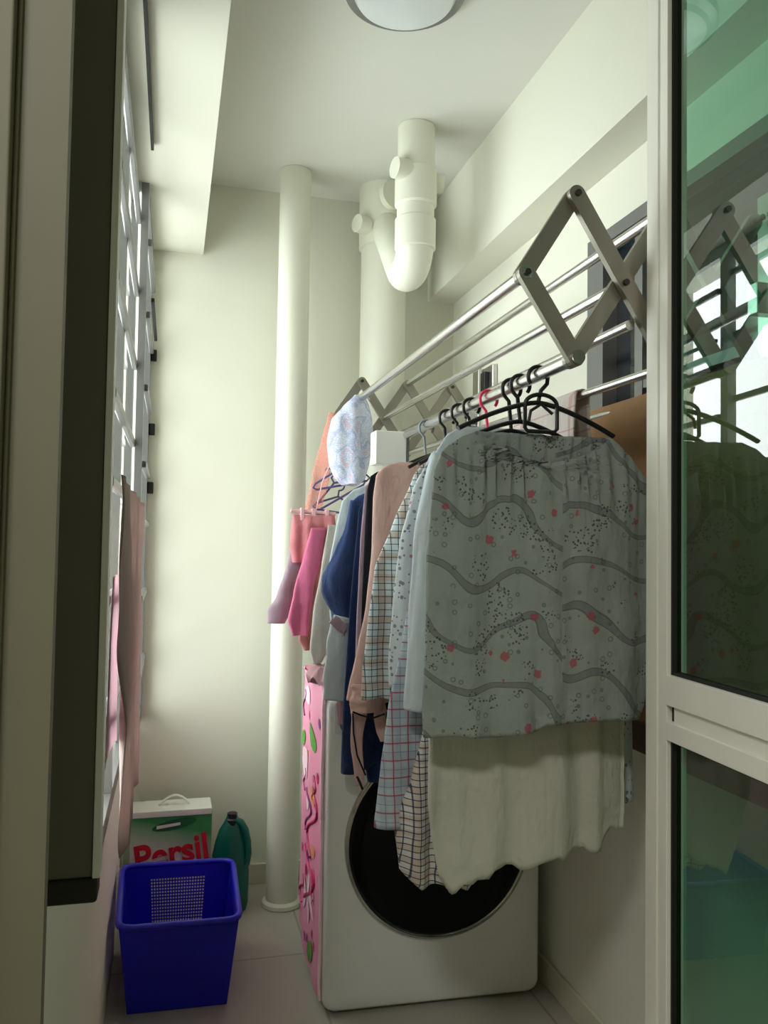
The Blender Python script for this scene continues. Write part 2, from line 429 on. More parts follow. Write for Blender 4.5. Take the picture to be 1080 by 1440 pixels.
# near window post with a black foot cap
a = onY(57, 1240, 1.0); b_ = onY(140, 1240, 1.0)
post = empty('window_post', ((a.x + b_.x) / 2, 1.02, a.z))
MB().box((a.x - .07, 1.0, a.z), (b_.x - .008, 1.03, ZBEAM)).build('post_body', M['post'], post, bevel=.002, smooth=False)
MB().box((b_.x - .008, .996, a.z), (b_.x + .0, 1.03, ZBEAM)).build('edge_strip', M['alu'], post, bevel=.001, smooth=False)
MB().box((a.x - .07, .994, a.z - .027), (b_.x - .002, 1.034, a.z)).build('foot_cap', M['rubber'], post, bevel=.004, smooth=False)
tag(post, 'tall taupe window leaf stile near the camera, black rubber cap at its foot', 'window frame')

# ceiling lamp
cl = onZ(570, -22, ZC)
lamp = empty('ceiling_lamp', (cl.x, cl.y, ZC - .06))
MB().lathe([(.01, -.0), (.085, -.0), (.12, .012), (.135, .035), (.135, .045)], (cl.x, cl.y, ZC - .052), 56).build('lamp_cover', M['lampwhite'], lamp)
MB().lathe([(.142, 0), (.150, .004), (.150, .028)], (cl.x, cl.y, ZC - .028), 56).build('lamp_rim', M['alu_grey'], lamp)
tag(lamp, 'round white ceiling lamp at the top edge of the picture', 'lamp')

# ---------------------------------------------------------------- pipes
p1 = onZ(392, 1278, 0); p1 = Vector((p1.x + .015, p1.y + .04, 0)); r1 = .058
pp = empty('drain_pipe', p1)
MB().cyl(p1 + Vector((0, 0, .003)), p1 + Vector((0, 0, ZC - .001)), r1, 40).build('pipe_body', M['pipe'], pp)
MB().lathe([(r1 + .014, 0), (r1 + .012, .012), (r1 + .001, .02)], p1 + Vector((0, 0, .002)), 40).build('floor_collar', M['pipe'], pp)
tag(pp, 'slim cream floor-to-ceiling pipe, left of the thick pipe', 'pipe')
p2 = onZ(543, 268, ZC); p2 = Vector((onY(536, 600, p2.y).x, min(p2.y, YB - .1), 0)); r2 = .088
tk = empty('waste_pipe', (p2.x, p2.y, 0))
MB().cyl((p2.x, p2.y, .003), (p2.x, p2.y, ZC - .001), r2, 44).build('pipe_body', M['pipe'], tk)
zt = onY(536, 310, p2.y).z
MB().lathe([(r2 + .001, -.12), (r2 + .010, -.115), (r2 + .011, .16), (r2 + .001, .165)], (p2.x, p2.y, zt), 44).build('tee_collar', M['pipe'], tk)
MB().cyl((p2.x - .08, p2.y - .05, zt - .05), (p2.x - .125, p2.y - .07, zt - .05), .034, 24).build('access_plug', M['pipe'], tk)
MB().cyl((p2.x - .0, p2.y - .09, zt + .06), (p2.x + .01, p2.y - .115, zt + .06), .055, 28).build('access_plug', M['pipe'], tk)
tag(tk, 'thick cream vertical waste pipe in the back right corner', 'pipe')
p3 = onZ(586, 180, ZC); r3 = .062
zlow = onY(582, 352, p3.y).z
path = [Vector((p3.x, p3.y, ZC - .001)), Vector((p3.x, p3.y, (ZC + zlow) / 2 + .05)), Vector((p3.x, p3.y, zlow + .02))]
dirv = Vector((p2.x - p3.x, p2.y - p3.y, 0)); L = dirv.length; dirv.normalize()
rb = .085
for i in range(1, 15):
    t = PI * .80 * i / 14
    path.append(Vector((p3.x, p3.y, zlow + .02)) + dirv * rb * (1 - math.cos(t)) + Vector((0, 0, -rb * math.sin(t) * .75)))
path.append(Vector((p2.x, p2.y, zt - .0)))
tr = empty('trap_pipe', (p3.x, p3.y, zlow - .1))
MB().tube(path, r3, 32).build('pipe_bend', M['pipe'], tr, angle=60)
MB().lathe([(r3 + .001, 0), (r3 + .008, .006), (r3 + .008, .12), (r3 + .001, .125)], (p3.x, p3.y, ZC - .27), 36).build('access_collar', M['pipe'], tr)
MB().cyl((p3.x + .05, p3.y, ZC - .18), (p3.x + .093, p3.y - .008, ZC - .18), .032, 24).build('access_plug', M['pipe'], tr)
MB().cyl((p3.x - .03, p3.y - .03, ZC - .165), (p3.x - .086, p3.y - .045, ZC - .165), .034, 24).build('access_plug', M['pipe'], tr)
MB().lathe([(r3 + .001, 0), (r3 + .006, .004), (r3 + .006, .10), (r3 + .001, .104)], (p3.x, p3.y, zlow - .0), 36).build('socket_collar', M['pipe'], tr)
tag(tr, 'cream U-shaped trap pipe hanging from the ceiling', 'pipe')

# ================================================================ door leaf at the right
dP = Vector((.820, 1.298, 0)); psi = R_(3)
u = Vector((-math.sin(psi), -math.cos(psi), 0)); nrm = Vector((-u.y, u.x, 0))  # nrm points right (+x)
if nrm.x < 0: nrm = -nrm
def dbox(mb, s0, s1, z0, z1, t0=0, t1=.04, mi=None):
    pts = [dP + u * s0 + nrm * t0, dP + u * s1 + nrm * t0, dP + u * s1 + nrm * t1, dP + u * s0 + nrm * t1]
    return mb.plate([p + Vector((0, 0, z0)) for p in pts], (0, 0, z1 - z0), mi)
door = empty('door_1', (dP.x, dP.y, .01))
tag(door, kind='structure')
DH = 2.5; DL = 1.15; sw = .066
def dz(y, s):  # height on the door plane
    q = dP + u * s; return onY(937, y, q.y).z
zr = [dz(v, sw) for v in (949, 991, 1014, 1040)]
mb = MB(); dbox(mb, 0, .038, .01, DH); dbox(mb, .041, sw, .01, DH, .002); dbox(mb, .036, .043, .01, DH, .005, .036)
mb.build('door_stile', M['white_frame'], door, smooth=False, bevel=.0015)
mb = MB(); dbox(mb, DL - sw, DL, .01, DH); mb.build('door_stile', M['white_frame'], door, smooth=False, bevel=.0015)
mb = MB(); dbox(mb, sw, DL - sw, zr[1], zr[0], .0); dbox(mb, sw, DL - sw, zr[3], zr[2], .0); dbox(mb, sw + .016, DL - sw, zr[2], zr[1], .006)
mb.build('door_rail', M['white_frame'], door, smooth=False, bevel=.001)
mb = MB(); dbox(mb, sw, sw + .016, zr[2], zr[1], .012, .03); mb.build('rail_slot', M['rubber'], door, smooth=False)
mb = MB(); dbox(mb, sw, DL - sw, .01, .12); mb.build('door_rail', M['white_frame'], door, smooth=False, bevel=.001)
mb = MB(); dbox(mb, sw, DL - sw, DH - .08, DH); mb.build('door_rail', M['white_frame'], door, smooth=False, bevel=.001)
for z0, z1 in ((zr[0], DH - .08), (.12, zr[3])):
    mb = MB(); dbox(mb, sw, DL - sw, z0, z1, .018, .0182)
    mb.build('glass_pane', M['green_glass'], door, smooth=False)
    mb = MB(); g = .005
    dbox(mb, sw, sw + g, z0, z1, .010, .026); dbox(mb, DL - sw - g, DL - sw, z0, z1, .010, .026); dbox(mb, sw, DL - sw, z0, z0 + g, .010, .026); dbox(mb, sw, DL - sw, z1 - g, z1, .010, .026)
    mb.build('glass_gasket', M['rubber'], door, smooth=False)

# ================================================================ drying rack
YN, YF = 1.325, 2.9
zhi_n, zmid_n, zlo_n = 1.935, 1.782, 1.638
zhi_f, zmid_f, zlo_f = 1.895, 1.765, 1.638
xn = [.592 + .0965 * i for i in range(6)]      # A, B/D, C, E/F, G, H
xf = [.570 + .087 * i for i in range(7)]
rack = empty('drying_rack', (XR, (YN + YF) / 2, zmid_n))
tag(rack, 'metal accordion clothes drying rack pulled out from the right wall', 'drying rack')
def scissor(xs, Y, zh, zm, zl, end):
    top, bot, mid = [], [], []
    zz = {0: zm}
    pts_hi = {}; n = len(xs)
    # mid pivots at even index, high / low pivots at odd index
    segs = []
    def at(i, k): return Vector((xs[i], Y, {'m': zm, 'h': zh, 'l': zl}[k]))
    # two families of arms: m->h , m->l alternating, each full arm passes l-m-h
    segs.append((at(0, 'm'), at(1, 'h'))); segs.append((at(0, 'm'), at(1, 'l')))
    i = 1
    while i < n:
        j_ = min(i + 2, n - 1)
        if j_ - i == 2:
            segs.append((at(i, 'h'), at(j_, 'l'))); segs.append((at(i, 'l'), at(j_, 'h')))
        else: 
            segs.append((at(i, 'h'), at(j_, 'm'))); segs.append((at(i, 'l'), at(j_, 'm')))
        i += 2
        if j_ == n - 1: break
    for k, (p, q) in enumerate(segs):
        off = Vector((0, .0075 if (k in (0,) or (k > 1 and k % 2)) else -.0075, 0))
        d = (q - p).normalized(); w_ = Vector((-d.z, 0, d.x)) * .0155; e = .0155
        ring = []
        for s in range(9): 
            t = PI / 2 + PI * s / 8
            ring.append(p + d * math.cos(t) * e + w_ * math.sin(t))
        for s in range(9):
            t = -PI / 2 + PI * s / 8
            ring.append(q + d * math.cos(t) * e + w_ * math.sin(t))
        MB().plate([r + off + Vector((0, -.0065, 0)) for r in ring], (0, .013, 0)).build('scissor_arm', M['arm'], rack, smooth=False)
    for i in range(n):
        for k in (('m',) if i % 2 == 0 else ('h', 'l')):
            c = at(i, k); MB().cyl(c + Vector((0, -.020, 0)), c + Vector((0, .020, 0)), .0058, 12).build('pivot_bolt', M['bolt'], rack)
scissor(xn, YN, zhi_n, zmid_n, zlo_n, 1)
scissor(xf, YF, zhi_f, zmid_f, zlo_f, 1)
RX = .689
def rod(a, b, r=.0105):
    p = MB().cyl(a, b, r, 20).build('rod', M['steel'], rack)
rod((xn[0], YN - .015, zmid_n), (xf[0], YF + .01, zmid_f), .0115)
rod((xn[2], YN - .0, zmid_n), (xf[2], YF, zmid_f))
rod((RX, YN - .022, zlo_n), (RX, YF + .0, zlo_n), .0125)
rod((xn[3], YN - .02, zhi_n), (xf[3], YF, zhi_f))
rod((xn[3], YN - .0, zlo_n), (xf[3], YF, zlo_f), .009)
k_ = onY(886, 457, YN); rod((k_.x, YN + .0, k_.z), (k_.x + .0, YF, k_.z), .0095)
rod((xn[5], YN, zlo_n + .0), (xf[5], YF, zlo_f), .008)
for Y, xs in ((YN, xn), (YF, xf)):
    mb = MB().box((XR - .014, Y - .03, zlo_n - .12), (XR - .001, Y + .03, zhi_n + .06))
    mb.box((XR - .05, Y - .014, zmid_n - .03), (XR - .014, Y + .014, zmid_n + .03)); mb.build('wall_bracket', M['steel'], rack, smooth=False, bevel=.002)

# bracket box on right wall near the pipe
o1 = onX(692, 520, XR); o2 = onX(692, 560, XR)
sw_ = empty('wall_switch', (XR, o1.y, o2.z))
MB().box((XR - .02, o1.y - .055, o2.z), (XR - .0005, o1.y + .055, o1.z + .01)).build('plate', M['steel'], sw_, bevel=.004, smooth=False)
MB().box((XR - .034, o1.y - .012, o2.z + .02), (XR - .02, o1.y + .03, o1.z - .01)).build('rocker', M['black'], sw_, bevel=.003, smooth=False)
tag(sw_, 'small metal wall box with dark centre on the right wall', 'switch box')

# brown board
bd = empty('wall_board', (1.07, 1.75, .838))
MB().box((1.045, .95, .838), (1.1, 2.12, 1.657)).build('board_panel', [M['brown']], bd, bevel=.002, smooth=False)
MB().box((1.040, .95, .838), (1.1, 2.12, .905)).build('bottom_edge', M['brown_dark'], bd, bevel=.002, smooth=False)
tag(bd, 'brown wooden board on the right wall below the inner window', 'board')

# ================================================================ washing machine
rotM = Matrix.Rotation(R_(-2.3), 3, 'Z')
A0 = Vector((.432, 2.262, 0)); MW, MD, MH = .636, .50, .875
def mw(x, y, z): return A0 + rotM @ Vector((x, y, z))
wm = empty('washing_machine', mw(MW / 2, MD / 2, 0))
tag(wm, 'white front-loading washing machine with big black round door', 'washing machine')
def rrect(x0, x1, z0, z1, r, y, n=6):
    pts = []
    for cx, cz, a0 in ((x1 - r, z1 - r, 0), (x0 + r, z1 - r, 90), (x0 + r, z0 + r, 180), (x1 - r, z0 + r, 270)):
        for i in range(n + 1):
            t = R_(a0 + 90 * i / n); pts.append((cx + r * math.cos(t), y, cz + r * math.sin(t)))
    return pts
def loft(mb, loops, mi=None):
    n = len(loops[0]); vs_ = [p for l in loops for p in l]
    fs = [(i * n + k, i * n + (k + 1) % n, (i + 1) * n + (k + 1) % n, (i + 1) * n + k) for i in range(len(loops) - 1) for k in range(n)]
    fs += [tuple(range(n))[::-1], tuple((len(loops) - 1) * n + k for k in range(n))]
    return mb.add(vs_, fs, mi)
mb = MB()
loops = []
for ins, y, in ((.012, 0.0), (.004, .005), (.0, .016), (0, MD)):
    loops.append([mw(*p) for p in rrect(ins, MW - ins, (.008 + ins), MH - ins, .035, y)])
loft(mb, loops); mb.build('body', M['white_app'], wm, angle=50)
for fx, fy in ((.06, .05), (MW - .06, .05), (.06, MD - .05), (MW - .06, MD - .05)): MB().cyl(mw(fx, fy, 0), mw(fx, fy, .025), .022, 16).build('foot', M['rubber'], wm)
mb = MB(); mb.plate([mw(*p) for p in rrect(.02, MW - .02, .77, .86, .01, -.002)], rotM @ Vector((0, .002, 0))); mb.build('control_panel', M['white_app'], wm, smooth=False)
mb = MB(); mb.plate([mw(*p) for p in rrect(.035, .19, .775, .85, .02, -.006)], rotM @ Vector((0, .005, 0))); mb.build('detergent_drawer', M['grey_seam'], wm, smooth=False)
mb = MB(); mb.plate([mw(*p) for p in rrect(.44, .445, .07, .17, .002, -.0012)], rotM @ Vector((0, .002, 0)))
mb.plate([mw(*p) for p in rrect(.44, .60, .168, .172, .001, -.0012)], rotM @ Vector((0, .002, 0))); mb.build('filter_flap', M['white_app'], wm, smooth=False)
dc = mw(.326, 0, .462); dn = rotM @ Vector((0, -1, 0)); dx = rotM @ Vector((1, 0, 0)); dzv = Vector((0, 0, 1))
def disc(mb, prof, mi=None, n=80):
    loops = [[dc + dn * d + (dx * math.cos(2 * PI * k / n) + dzv * math.sin(2 * PI * k / n)) * r for k in range(n)] for r, d in prof]
    return loft(mb, loops, mi)
wd = disc(MB(), [(.273, -.001), (.273, .010), (.269, .016), (.263, .018), (.259, .014)]).build('door_ring', M['chrome'], wm, angle=50)
disc(MB(), [(.260, .004), (.258, .018), (.250, .026), (.215, .034), (.16, .040), (.02, .042)]).build('door_glass', M['door_black'], wm, angle=60)

# floral pink cover on its side and top
cv = empty('machine_cover', mw(0, MD / 2, .02))
tag(cv, 'pink floral cloth cover over the washing machine side', 'cover')
mb = MB(); ny, nz = 26, 44; grid = []
def cvp(a, c):
    y = .035 + (MD + .01 - .035) * a; z = .035 + (MH - .02) * c
    bul = .006 + .010 * math.sin(PI * a) + .004 * math.sin(14 * a + 3 * c) * (.4 + .6 * c) + .006 * noise.noise(Vector((a * 5, c * 7, 3)))
    return mw(-bul, y, z)
for i in range(ny + 1):
    for k in range(nz + 1): grid.append(cvp(i / ny, k / nz))
fs = [(i * (nz + 1) + k, (i + 1) * (nz + 1) + k, (i + 1) * (nz + 1) + k + 1, i * (nz + 1) + k + 1) for i in range(ny) for k in range(nz)]
mb.add(grid, fs); side = mb
mb = MB(); mb.add([mw(-.008, .06, MH + .014), mw(MW * .9, .06, MH + .012), mw(MW * .9, MD, MH + .012), mw(-.008, MD, MH + .014), mw(-.008, .06, MH + .003), mw(MW * .9, .06, MH + .003), mw(MW * .9, MD, MH + .003), mw(-.008, MD, MH + .003)],
       [(0, 1, 2, 3), (4, 7, 6, 5), (0, 4, 5, 1), (3, 2, 6, 7), (0, 3, 7, 4), (1, 5, 6, 2)])
mb.build('top_panel', M['cover'], cv, smooth=False)
mb = MB(); mb.tube([cvp(-.02, c / 20) + Vector((0, 0, 0)) for c in range(21)], .005, 8); mb.build('piping', M['palepink'], cv)
pr = [MB() for _ in range(5)]
def stroke(mb, pts, r): mb.tube([cvp(a, c) + Vector((-.0015, 0, 0)) for a, c in pts], r, 6, flat=1)
def blob(mb, a, c, ra, rc, rot=0, n=14):
    cen = cvp(a, c) + Vector((-.002, 0, 0)); ring = []
    for k in range(n):
        t = 2 * PI * k / n; x = ra * math.cos(t); y = rc * math.sin(t)
        ring.append(cvp(a + x * math.cos(rot) - y * math.sin(rot), c + (x * math.sin(rot) + y * math.cos(rot)) * .55) + Vector((-.0022, 0, 0)))
    mb.add([cen] + ring, [(0, 1 + k, 1 + (k + 1) % n) for k in range(n)])
def swirl(mb, a, c, s, r=.0035, ph=0):
    stroke(mb, [(a + s * .5 * math.sin(t * 1.9 + ph), c + s * .55 * (t / 3 - .5) * 1.3) for t in [i * .25 for i in range(13)]], r)
swirl(pr[0], .30, .50, .30, .005); swirl(pr[1], .45, .52, .22, .004, 1)
swirl(pr[0], .40, .30, .26, .005, 2); swirl(pr[0], .22, .31, .16, .0045, .5); swirl(pr[1], .7, .60, .12, .003)
swirl(pr[0], .25, .63, .12, .003, 1); swirl(pr[1], .75, .88, .14, .003); swirl(pr[0], .8, .18, .16, .004)
blob(pr[2], .33, .80, .11, .06, .7); blob(pr[2], .8, .74, .08, .05, -.5); blob(pr[2], .3, .07, .1, .06, 2.4)
blob(pr[3], .3, .60, .07, .06); blob(pr[3], .62, .45, .06, .05); blob(pr[3], .25, .42, .05, .04); blob(pr[3], .6, .7, .07, .04)
for k in range(7): blob(pr[4], .42 + .13 * math.cos(k * .9), .235 + .045 * math.sin(k * .9), .09, .025, k * .9)
blob(pr[4], .7, .66, .16, .10); blob(pr[4], .6, .92, .14, .06); blob(pr[4], .5, .56, .1, .07)
for k in range(26):
    blob(pr[k % 2], random.uniform(.1, .9), random.uniform(.04, .96), random.uniform(.015, .04), random.uniform(.015, .035), random.uniform(0, 3))
for i, q in enumerate(pr): side.add(q.v, q.f, i + 1)
side.build('side_panel', [M['cover']] + [M[k] for k in ('magenta', 'violet', 'leafgreen', 'orange', 'palepink')], cv)

# ================================================================ things on the floor
# blue basket
fl, frr = onZ(174, 1413, .0), onZ(311, 1400, .0)
zt_ = .25
tf0, tf1 = onZ(167, 1306, zt_), onZ(336, 1292, zt_)
tb0, tb1 = onZ(174, 1216, zt_), onZ(326, 1210, zt_)
tf0.x = max(tf0.x, XL + .012); tb0.x = max(tb0.x, XL + .012)
if tb0.y > 2.80: tb0.y = 2.80
if tb1.y > 2.80: tb1.y = 2.80
cen = (tf0 + tf1 + tb0 + tb1) / 4
def low(p):
    q = cen + (p - cen) * .84; q.z = .002; return q
bk = empty('laundry_basket', (cen.x, cen.y, 0))
tag(bk, 'blue plastic laundry basket on the floor in front of the detergent', 'basket')
T = [tf0, tf1, tb1, tb0]; Bq = [low(p) for p in T]
def lattice(mb, b0, b1, t0, t1, nx, nz, a0, a1, c0, c1, th):
    def q(a, c): return (b0 * (1 - a) + b1 * a) * (1 - c) + (t0 * (1 - a) + t1 * a) * c
    nr = (b1 - b0).cross(t0 - b0).normalized() * th
    def patch(aa, ab, ca, cb, k=1): mb.plate([q(aa, ca), q(ab, ca), q(ab, cb), q(aa, cb)], nr * k)
    patch(0, 1, 0, c0); patch(0, 1, c1, 1); patch(0, a0, c0, c1); patch(a1, 1, c0, c1)
    for i in range(nx + 1):
        a = a0 + (a1 - a0) * i / nx; wdt = (a1 - a0) / nx * .2; patch(a - wdt, a + wdt, c0, c1)
    for i in range(nz + 1):
        c = c0 + (c1 - c0) * i / nz; wdt = (c1 - c0) / nz * .2; patch(a0, a1, c - wdt, c + wdt, .8)
mb = MB()
for i in range(4):
    k = (i + 1) % 4; lat = (20, 14, .24, .76, .30, .84) if i in (0, 2) else (24, 13, .15, .85, .30, .84)
    if i == 0:
        nr_ = (Bq[1] - Bq[0]).cross(T[0] - Bq[0]).normalized(); mb.plate([Bq[0], Bq[1], T[1], T[0]], nr_ * -.0025)
        mb2 = MB(); lattice(mb2, Bq[0] + nr_ * .0002, Bq[1] + nr_ * .0002, T[0] + nr_ * .0002, T[1] + nr_ * .0002, *lat, .0008); mb.add(mb2.v, mb2.f); continue
    lattice(mb, Bq[i], Bq[k], T[i], T[k], *lat, -.003)
mb.plate(Bq, (0, 0, .004))
mb.build('basket_body', M['blue_plastic'], bk, smooth=False)
rim = []
def outw(p, k): q = cen + (p - cen) * k; q.z = p.z; return q
for i in range(4):
    p0, p1, p2_ = T[i - 1], T[i], T[(i + 1) % 4]
    d0 = (p0 - p1).normalized() * .04; d1 = (p2_ - p1).normalized() * .04
    for t in (0, .33, .66, 1): rim.append(outw((p1 + d0) * (1 - t) ** 2 + p1 * 2 * t * (1 - t) + (p1 + d1) * t * t - p1 * 0 if t not in (0, 1) else (p1 + d0 if t == 0 else p1 + d1), 1.015))
MB().tube(rim, .0095, 10, closed=True).build('basket_rim', M['blue_plastic'], bk, angle=80)

# detergent carton
c0, c1 = onY(182, 1200, 2.98), onY(297, 1200, 2.98)
zc = onY(240, 1140, 2.98).z
bx = empty('detergent_box', ((c0.x + c1.x) / 2, 3.03, 0))
c0.x = max(c0.x, XL + .006)
MB().box((c0.x, 2.98, 0), (c1.x, 3.10, zc)).build('carton', M['box_green'], bx, smooth=False, bevel=.002)
MB().box((c0.x + .002, 2.972, zc - .018), (c1.x - .002, 3.098, zc + .003)).build('lid_flap', M['box_white'], bx, smooth=False, bevel=.002)
hx = (c0.x + c1.x) / 2 + .01
MB().tube([(hx - .055 + .11 * t / 10, 3.04, zc + .003 + .032 * math.sin(PI * t / 10)) for t in range(11)], .004, 8, flat=1.8).build('carry_handle', M['whiteplastic'], bx)
def text(body, size, loc, rot, mat, parent, name, ext=.001, off=0.0, shear=0.0, sx=1):
    cu = bpy.data.curves.new(name, 'FONT'); cu.body = body; cu.size = size; cu.extrude = ext; cu.offset = off; cu.shear = shear; cu.align_x = 'CENTER'
    t = bpy.data.objects.new(name, cu); COL.objects.link(t)
    me = bpy.data.meshes.new_from_object(t.evaluated_get(bpy.context.evaluated_depsgraph_get())); bpy.data.objects.remove(t)
    me.name = name; me.materials.clear(); me.materials.append(mat)
    o = bpy.data.objects.new(name, me); COL.objects.link(o); o.parent = parent.o
    o.location = Vector(loc) - parent.org; o.rotation_euler = rot; o.scale = (sx, 1, 1)
    return o
text('Persil', .125, (hx - .002, 2.977, .178), (R_(90), R_(-8), 0), M['red'], bx, 'lettering', .0015, .0035, 0, .92)
mb = MB(); el = []
for k in range(24):
    t = 2 * PI * k / 24; x_, z_ = .075 * math.cos(t), .017 * math.sin(t) + .012 * math.cos(t)
    el.append((hx - .0 + x_, 2.979, .315 + z_))
mb.plate(el, (0, -.0015, 0)); mb.build('label_band', M['dkgreen'], bx, smooth=False)
mb = MB(); mb.plate([(hx - .06, 2.9772, .303), (hx + .02, 2.9772, .313), (hx + .02, 2.9772, .322), (hx - .06, 2.9772, .314)], (0, -.001, 0)); mb.build('label_stripe', M['box_white'], bx, smooth=False)
tag(bx, 'green and white detergent box with red lettering behind the basket', 'detergent box')

# bottle
bc = onZ(322, 1282, 0); bc.y = min(bc.y, 3.08); bc.x += .004
bt = empty('softener_bottle', bc)
tag(bt, 'teal green detergent bottle with dark cap beside the box', 'bottle')
hz = onY(322, 1158, bc.y).z
prof = [(.030, .001), (.043, .006), (.048, .03), (.049, .14), (.048, .20), (.044, .245), (.036, .285), (.026, .315), (.018, .335), (.016, hz)]
mb = MB(); loops = []
for r, z in prof:
    sq = 1.28 if z < .2 else 1.28 - .28 * min(1, (z - .2) / .13)
    cutx = 0
    if .17 < z < .31: cutx = -.012
    loops.append([bc + Vector((cutx * .5 + r * sq * math.cos(2 * PI * k / 32), r * .75 * math.sin(2 * PI * k / 32), z)) for k in range(32)])
loft(mb, loops); mb.build('bottle_body', M['bottle'], bt, angle=50)
mb = MB(); mb.tube([bc + Vector((x, -.012, z)) for x, z in ((.010, .325), (.030, .312), (.046, .285), (.055, .245), (.057, .20), (.050, .165))], [.010, .012, .012, .012, .013, .014], 14); mb.build('bottle_handle', M['bottle'], bt)
MB().lathe([(.021, 0), (.022, .003), (.022, .022), (.018, .026), (.018, .042), (.013, .045)], bc + Vector((0, 0, hz - .006)), 28).build('bottle_cap', M['cap'], bt)

# ================================================================ cloth
def interp(rows, z):
    if z >= rows[0][0]: return rows[0][1:]
    for (za, *A), (zb_, *B) in zip(rows, rows[1:]):
        if zb_ <= z <= za:
            t = (za - z) / max(1e-6, za - zb_); t2 = t * t * (3 - 2 * t) * .35 + t * .65
            return [a + (b - a) * t2 for a, b in zip(A, B)]
    return rows[-1][1:]
def garment_mesh(Y, rows, cx=RX, thick=.02, folds=.008, k1=55, seed=0, neck=.0, gather=0, hem=.006, extra=None, nr=64, N=88, skew=None):
    R3 = []
    for r in rows:
        L_ = onY(r[1], r[0], Y)
        xr = onY(r[2], r[0], Y).x if len(r) > 2 and r[2] else 2 * cx - L_.x
        R3.append((L_.z, L_.x, xr))
    ztop, zbot = R3[0][0], R3[-1][0]
    vs_ = []
    for i in range(nr + 1):
        c = i / nr; z = ztop + (zbot - ztop) * c
        xl, xr = interp(R3, z); mx_, hw = (xl + xr) / 2, (xr - xl) / 2
        for k in range(N):
            t = 2 * PI * k / N; cu, su = math.cos(t), math.sin(t)
            uu = math.copysign(abs(cu) ** .85, cu)
            x = mx_ + hw * uu
            th = thick * (.35 + .65 * min(1, c * 5)) * (1 + .25 * c)
            y = Y + th * math.copysign(abs(su) ** .8, su)
            amp = 1.8 * folds * (.25 + .9 * c)
            f = math.sin(k1 * x + seed + 1.5 * noise.noise(Vector((x * 4, seed, z * 2)))) * .55 + math.sin(k1 * 1.9 * x + seed * 2.3 + 2 * z) * .3
            f += 1.3 * noise.noise(Vector((x * 9 + seed, 5, z * 5)))
            y += amp * f + .25 * amp * noise.noise(Vector((x * 30, seed, z * 30)))
            if gather: y += gather * (math.sin(x * 230 + 5 * noise.noise(Vector((x * 14, 0, 0)))) + .5 * math.sin(x * 95 + 2)) * (1 if su < 0 else .4) * math.exp(-((c - .08) / .17) ** 2) * max(0, 1 - abs(uu) ** 3)
            z2 = z
            if neck and su < 0: z2 -= neck * max(0, 1 - uu * uu) * max(0, 1 - c * 8)
            if hem: z2 += hem * (math.sin(x * 38 + seed) * .6 + noise.noise(Vector((x * 16, seed, 1))) * 1.2) * c ** 8
            p = Vector((x, y, z2))
            if extra: p = extra(p, c, uu, su)
            vs_.append(p)
    fs = [(i * N + k, i * N + (k + 1) % N, (i + 1) * N + (k + 1) % N, (i + 1) * N + k) for i in range(nr) for k in range(N)]
    return MB().add(vs_, fs)
def finish(p, th=.0014):
    md = p.o.modifiers.new('cloth_thickness', 'SOLIDIFY'); md.thickness = th; md.offset = 0
    return p
def sleeve(path, ra, n=22, flat=.55, seed=0):
    """soft sleeve tube along path [(x,y,z)], radii"""
    P_ = [Vector(p) for p in path]; m_ = len(P_); out = []; rr = []
    S = 26
    for i in range(S + 1):
        t = i / S * (m_ - 1); a = min(int(t), m_ - 2); q = t - a
        p0, p1, p2_, p3_ = P_[max(a - 1, 0)], P_[a], P_[a + 1], P_[min(a + 2, m_ - 1)]
        out.append(.5 * ((2 * p1) + (p2_ - p0) * q + (2 * p0 - 5 * p1 + 4 * p2_ - p3_) * q * q + (3 * p1 - p0 - 3 * p2_ + p3_) * q ** 3))
        rr.append(ra[a] * (1 - q) + ra[a + 1] * q)
    mb = MB(); vs_ = []
    for i, p in enumerate(out):
        t = (out[min(i + 1, S)] - out[max(i - 1, 0)]).normalized()
        ax = (Vector((1, 0, 0)) - t * t.x).normalized(); ay = t.cross(ax)
        for k in range(n):
            a = 2 * PI * k / n
            wob = 1 + .13 * math.sin(3 * a + seed + i * .05) + .22 * noise.noise(Vector((math.cos(a) * 1.5, math.sin(a) * 1.5 + seed, i * .22)))
            vs_.append(p + (ax * math.cos(a) + ay * math.sin(a) * flat) * rr[i] * wob)
    fs = [(i * n + k, i * n + (k + 1) % n, (i + 1) * n + (k + 1) % n, (i + 1) * n + k) for i in range(S) for k in range(n)]
    return mb.add(vs_, fs)

